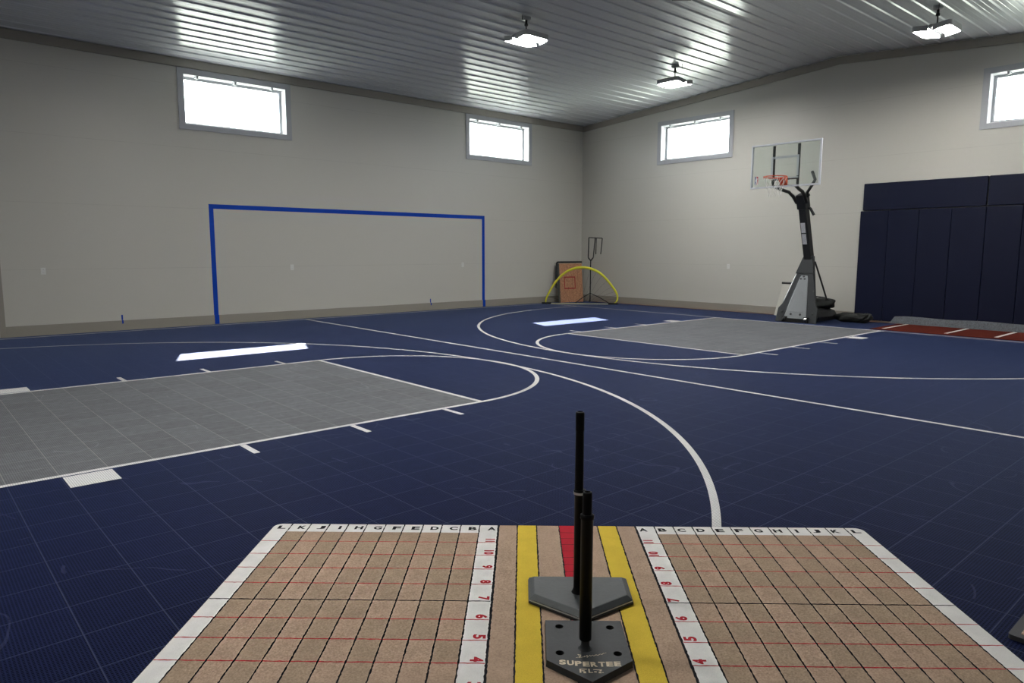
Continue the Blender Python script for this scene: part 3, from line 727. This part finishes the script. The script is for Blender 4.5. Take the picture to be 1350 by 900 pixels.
for sg in (-1, 1):
    for c_ in range(12):
        zig_t(sg*(SI+CW*c_), .011 if c_ == 0 else .0065, .006, MLEN-.01, 6, MT+.0018)
    for q_ in (.172, .280): zig_t(sg*q_, .0065, .006, MLEN-.01, 6, MT+.0018)
    for i, t_ in enumerate(rowt):
        if t_ > MLEN-.03: break
        if i == 4: zig_s(t_, .0065, sg*(SI+.006), sg*(HWD-.006), 6, MT+.0015)
        else: zig_s(t_, .0055, sg*(SI+.006), sg*(HWD-.006), 7, MT+.0014)
    zig_t(sg*.046, .0055, .006, MLEN-.01, 6, MT+.0018)
for i in range(14): zig_s(.105+.16*i, .004, -.044, .044, 6, MT+.0015); zig_s(.185+.16*i, .003, -.044, .044, 6, MT+.0015)

# lettering, taken from the built-in outline font
def glyph_polys(txt):
    cu = bpy.data.curves.new('glyph', 'FONT'); cu.body = txt; cu.offset = .045; cu.resolution_u = 3
    o = bpy.data.objects.new('glyph', cu); COL.objects.link(o)
    bpy.context.view_layer.update()
    dg = bpy.context.evaluated_depsgraph_get(); me = o.evaluated_get(dg).to_mesh()
    vs = [v.co.copy() for v in me.vertices]; fs = [tuple(p.vertices) for p in me.polygons]
    o.evaluated_get(dg).to_mesh_clear(); bpy.data.objects.remove(o); bpy.data.curves.remove(cu)
    x0, x1 = min(v.x for v in vs), max(v.x for v in vs); y0, y1 = min(v.y for v in vs), max(v.y for v in vs)
    return [((v.x-x0)/(x1-x0)-.5, (v.y-y0)/(y1-y0)-.5) for v in vs], fs, (x1-x0)/(y1-y0)
_G = {}
def put_text(mb, txt, fn, wid, hei, k):
    """fn(u,v) maps reading-right u and reading-up v (metres) to a point"""
    if txt not in _G: _G[txt] = glyph_polys(txt)
    vs, fs, asp = _G[txt]
    mb.add([fn(a*wid, b_*hei) for a, b_ in vs], fs, k)
LZ = MT+.0022
for i, ch in enumerate('ABCDEFGHIJKL'):
    for sg in (-1, 1):
        sc_ = sg*(SI+CW*(i+.5)) if i < 11 else sg*(SI+CW*11+.05)
        wd = .015 if ch == 'I' else .046
        put_text(mt, ch, lambda u, v, s_=sc_-sg*(.016 if i < 11 else .006): mp(s_+u, .058-v, LZ), wd, .046, 6)
for i, t_ in enumerate(rowt):
    n_ = 11-i
    if n_ < 1 or t_ > MLEN-.05: break
    wd = .050 if n_ >= 10 else .034
    if n_ == 11: wd = .038
    put_text(mt, str(n_), lambda u, v, tc=t_: mp(-SI-.038+v, tc-.008-wd/2+u, LZ), wd, .052, 7)
    put_text(mt, str(n_), lambda u, v, tc=t_: mp(SI+.038-v, tc-.008-wd/2-u, LZ), wd, .052, 7)
tag(mt.build('batting_mat', [BACKING, TAN, TAN2, MWHITE, MYEL, MRED, MBLACK, MLRED]), 'large tan batting mat with lettered grid and yellow stripes under the two tees', 'mat')

# second mat whose corner shows at the right edge
m2 = thing('floor_mat', 'corner of a small dark-edged tan mat at the right edge of the floor', 'mat', (3.75, -.1, 0))
m = MB(); m.loft([rrect(3.30, 4.5, -.75, .70, .0026, .015), rrect(3.30, 4.5, -.75, .70, .022, .015)]); m.build('rubber_border', mat('dark_grey_rubber', (.035,.036,.04), .7), m2)
m = MB(); m.box((3.335, -.715, .0215), (4.465, .662, .027)); m.build('carpet_top', TAN, m2)

# ------------------------------------------------------------------ batting tees
ZT = MT+.0022
def tee_plate(pts, zs, inset):
    pass
# back tee on a bevelled home plate
BT = mp(.000, .866, 0)
back = thing('batting_tee', 'taller batting tee on a black home plate, the one farther away', 'batting tee', (BT.x, BT.y, ZT))
pent = [(-.224,.692),(.240,.692),(.240,.905),(.006,1.078),(-.224,.905)]
def inset_poly(pts, d_):
    c_ = (sum(p[0] for p in pts)/len(pts), sum(p[1] for p in pts)/len(pts)); n = len(pts); res = []
    for i in range(n):
        a, b_, e = Vector(pts[i-1]), Vector(pts[i]), Vector(pts[(i+1) % n])
        n1 = Vector((-(b_-a).y, (b_-a).x)).normalized(); n2 = Vector((-(e-b_).y, (e-b_).x)).normalized()
        if n1.dot(Vector(c_)-b_) < 0: n1, n2 = -n1, -n2
        bi = (n1+n2).normalized(); res.append(tuple(b_+bi*(d_/max(.3, bi.dot(n1)))))
    return res
def ring_of(pts, z): return [mp(a, b_, z) for a, b_ in pts][::-1]
m = MB(); m.loft([ring_of(pent, ZT), ring_of(pent, ZT+.012)]); plb = m.build('plate_base', BLACKP, back, bevel=.003)
wl_ = inset_poly(pent, .004)
m = MB(); m.loft([ring_of(wl_, ZT+.012), ring_of(wl_, ZT+.017)]); m.build('white_layer', PRWHITE, back)
m = MB(); m.loft([ring_of(inset_poly(pent, .002), ZT+.017), ring_of(inset_poly(pent, .004), ZT+.020), ring_of(inset_poly(pent, .028), ZT+.038)]); m.build('home_plate', RUBBER2, back, bevel=.003)
m = MB(); m.lathe([(.033,.037),(.030,.042),(.026,.050),(.0240,.060)], (BT.x, BT.y, ZT), 24); m.build('flange', TUBEB, back)
m = MB(); m.lathe([(.0235,.04),(.0235,.485),(.0275,.490),(.0275,.508),(.022,.512)], (BT.x, BT.y, ZT), 28); m.build('lower_tube', TUBEB, back)
m = MB(); m.lathe([(.0285,.492),(.0285,.502)], (BT.x, BT.y, ZT), 28); m.build('clamp_ring', CHROME, back)
tb = BT+E1*-.004
m = MB(); m.lathe([(.0195,.50),(.0185,.70),(.0180,.775),(.0195,.778),(.0195,.783),(.0190,.786),(.0195,.850),(.018,.857),(.0125,.859),(.012,.846)], (tb.x, tb.y, ZT), 28); m.build('upper_tube', TUBEB, back)

# front tee on a drilled pentagon plate
FT = mp(-.008, 1.301, 0)
front_t = thing('batting_tee', 'shorter batting tee on a flat drilled plate with worn lettering, the nearer one', 'batting tee', (FT.x, FT.y, ZT))
P2 = [(-.158,1.091),(.160,1.091),(.165,1.384),(.0,1.520),(-.162,1.384)]
holes = [(-.100,1.142),(.106,1.147),(-.107,1.334),(.113,1.336)]
# top face drilled: build with a boolean-free fan - grid of quads around each hole
PZ0, PZ1 = ZT, ZT+.026
m = MB(); m.loft([ring_of(P2, PZ0), ring_of(inset_poly(P2, .003), PZ1)], 0, caps=False)
top = inset_poly(P2, .003)
cu = bpy.data.curves.new('plate_top', 'CURVE'); cu.dimensions = '2D'; cu.fill_mode = 'BOTH'
def spl(pts):
    s_ = cu.splines.new('POLY'); s_.points.add(len(pts)-1); s_.use_cyclic_u = True
    for i, p in enumerate(pts): s_.points[i].co = (p[0], p[1], 0, 1)
spl(top)
HR = .0165
for hx, hy in holes: spl([(hx+HR*math.cos(2*PI*k/20), hy+HR*math.sin(2*PI*k/20)) for k in range(20)])
o_ = bpy.data.objects.new('plate_top', cu); COL.objects.link(o_); bpy.context.view_layer.update()
dg = bpy.context.evaluated_depsgraph_get(); me_ = o_.evaluated_get(dg).to_mesh()
tv = [mp(v.co.x, v.co.y, PZ1) for v in me_.vertices]; tf = [tuple(p.vertices) for p in me_.polygons if abs(p.normal.z) > .5]
o_.evaluated_get(dg).to_mesh_clear(); bpy.data.objects.remove(o_); bpy.data.curves.remove(cu)
m.add(tv, tf, 0)
for hx, hy in holes:
    c1 = [mp(hx+HR*math.cos(2*PI*k/20), hy+HR*math.sin(2*PI*k/20), PZ1) for k in range(20)]
    c2 = [mp(hx+HR*math.cos(2*PI*k/20), hy+HR*math.sin(2*PI*k/20), PZ0+.001) for k in range(20)]
    m.loft([c1, c2], 1, True, False); m.add(c2, [tuple(range(20))], 1)
plate = m.build('base_plate', [RUBBER, HOLE], front_t)
# worn print: script squiggle, block word, fragment below
def ptop(s_, t_): return mp(s_, t_, PZ1+.0004)
m = MB()
for i, ch in enumerate('SUPERTEE'):
    tt = 1.409-.0025*abs(i-3.5)+.004*(i-3.5)/3.5; ss = -.100+i*.0290
    put_text(m, ch, lambda u, v, a=ss, b_=tt: ptop(a+u, b_-v), .0255, .031, 0)
SY = .048
scr = [(-.048,1.318),(-.030,1.312),(-.040,1.296),(-.028,1.300),(-.036,1.318),(-.018,1.312),(-.014,1.305),(-.016,1.314),(-.004,1.300),(-.006,1.316),(.006,1.300),(.008,1.308),(.016,1.300),(.020,1.306),(.030,1.297),(.036,1.302),(.046,1.292),(.052,1.297),(.060,1.285),(.052,1.292),(.070,1.283)]
for a, b_ in zip(scr, scr[1:]):
    d_ = Vector((b_[0]-a[0], b_[1]-a[1])); 
    if d_.length < 1e-5: continue
    n_ = Vector((-d_.y, d_.x)).normalized()*.0011
    m.poly([ptop(a[0]-n_.x, a[1]+SY-n_.y), ptop(a[0]+n_.x, a[1]+SY+n_.y), ptop(b_[0]+n_.x, b_[1]+SY+n_.y), ptop(b_[0]-n_.x, b_[1]+SY-n_.y)][::-1], 0)
frag = [(-.034,1.388,-.010,1.392),(-.034,1.388,-.029,1.412),(-.028,1.398,-.018,1.402),(-.022,1.404,-.014,1.415),(-.006,1.388,-.001,1.408),(-.006,1.408,.008,1.412),(.010,1.390,.022,1.394),(.022,1.391,.038,1.395),(.030,1.395,.036,1.401),(.012,1.403,.020,1.409),(.026,1.405,.034,1.414),(.036,1.408,.042,1.412)]
for a, b_, c_, d_ in frag: m.poly([ptop(a*1.15-.002,b_+.050), ptop(a*1.15-.002,d_+.050), ptop(c_*1.15-.002,d_+.050), ptop(c_*1.15-.002,b_+.050)], 0)
m.build('print', GOLD, plate)
m = MB(); m.lathe([(.030,.025),(.022,.030),(.0165,.040),(.0155,.075)], (FT.x, FT.y, ZT), 24); m.build('neck', RUBBER, front_t)
m = MB(); m.lathe([(.019,.062),(.0235,.066),(.0235,.545),(.0265,.549),(.0265,.562),(.021,.566)], (FT.x, FT.y, ZT), 28); m.build('lower_tube', TUBEB, front_t)
m = MB(); m.lathe([(.0180,.55),(.0180,.643),(.0165,.651),(.012,.652),(.0115,.64)], (FT.x, FT.y, ZT), 28); m.build('upper_tube', TUBEB, front_t)

# ------------------------------------------------------------------ light
sd = Vector((-1.70, -4.56, -4.50)).normalized()
sun = bpy.data.lights.new('sun', 'SUN'); sun.energy = 620; sun.angle = .0093; sun.color = (1, .96, .9)
so = bpy.data.objects.new('sun', sun); COL.objects.link(so); so.rotation_euler = sd.to_track_quat('-Z', 'Y').to_euler()
wd_ = bpy.data.worlds.new('sky'); sc.world = wd_; wd_.use_nodes = True; nt = wd_.node_tree; N = nt.nodes; L = nt.links
bg = N['Background']; tc = N.new('ShaderNodeTexCoord'); sp = N.new('ShaderNodeSeparateXYZ'); L.new(tc.outputs['Generated'], sp.inputs[0])
rp = N.new('ShaderNodeValToRGB'); L.new(M_(nt, 'ADD', M_(nt, 'MULTIPLY', sp.outputs['Z'], .5), .5), rp.inputs[0])
rp.color_ramp.elements[0].position = .44; rp.color_ramp.elements[0].color = (.55, .58, .50, 1)
rp.color_ramp.elements[1].position = .52; rp.color_ramp.elements[1].color = (.92, .97, 1.0, 1)
L.new(rp.outputs[0], bg.inputs['Color']); bg.inputs['Strength'].default_value = 19.0
def portal(loc, rot, sx, sy):
    a = bpy.data.lights.new('window_portal', 'AREA'); a.shape = 'RECTANGLE'; a.size = sx; a.size_y = sy; a.cycles.is_portal = True
    o = bpy.data.objects.new('window_portal', a); COL.objects.link(o); o.location = loc; o.rotation_euler = rot
for (a, b_, c_, d_) in WIN_L: portal(((a+b_)/2, Y1+WT+.02, (c_+d_)/2), (-PI/2, 0, 0), b_-a, d_-c_)
for (a, b_, c_, d_) in WIN_R: portal((X1+WT+.02, (a+b_)/2, (c_+d_)/2), (PI/2, 0, PI/2), b_-a, d_-c_)

# ------------------------------------------------------------------ camera
f_, yaw, pit, rol = 934.6, 0.849126304, -0.127306654, 0.00167176340
fw = Vector((math.cos(pit)*math.cos(yaw), math.cos(pit)*math.sin(yaw), math.sin(pit)))
rt_ = Vector((math.sin(yaw), -math.cos(yaw), 0)); up = rt_.cross(fw)
r2 = rt_*math.cos(rol)+up*math.sin(rol); u2 = -rt_*math.sin(rol)+up*math.cos(rol)
cam = bpy.data.cameras.new('camera'); cam.sensor_width = 36; cam.sensor_fit = 'HORIZONTAL'; cam.lens = f_/1350*36; cam.clip_start = .05; cam.clip_end = 200
co = bpy.data.objects.new('camera', cam); COL.objects.link(co)
Mx = Matrix((r2, u2, -fw)).transposed().to_4x4(); Mx.translation = (0, 0, 1.56); co.matrix_world = Mx
sc.camera = co

vs = sc.view_settings; vs.view_transform = 'Standard'; vs.look = 'None'; vs.gamma = 1; vs.exposure = .06; vs.use_curve_mapping = False
cy_ = sc.cycles; cy_.use_denoising = True; cy_.max_bounces = 10; cy_.diffuse_bounces = 6; cy_.glossy_bounces = 5; cy_.transparent_max_bounces = 16
cy_.sample_clamp_indirect = 8
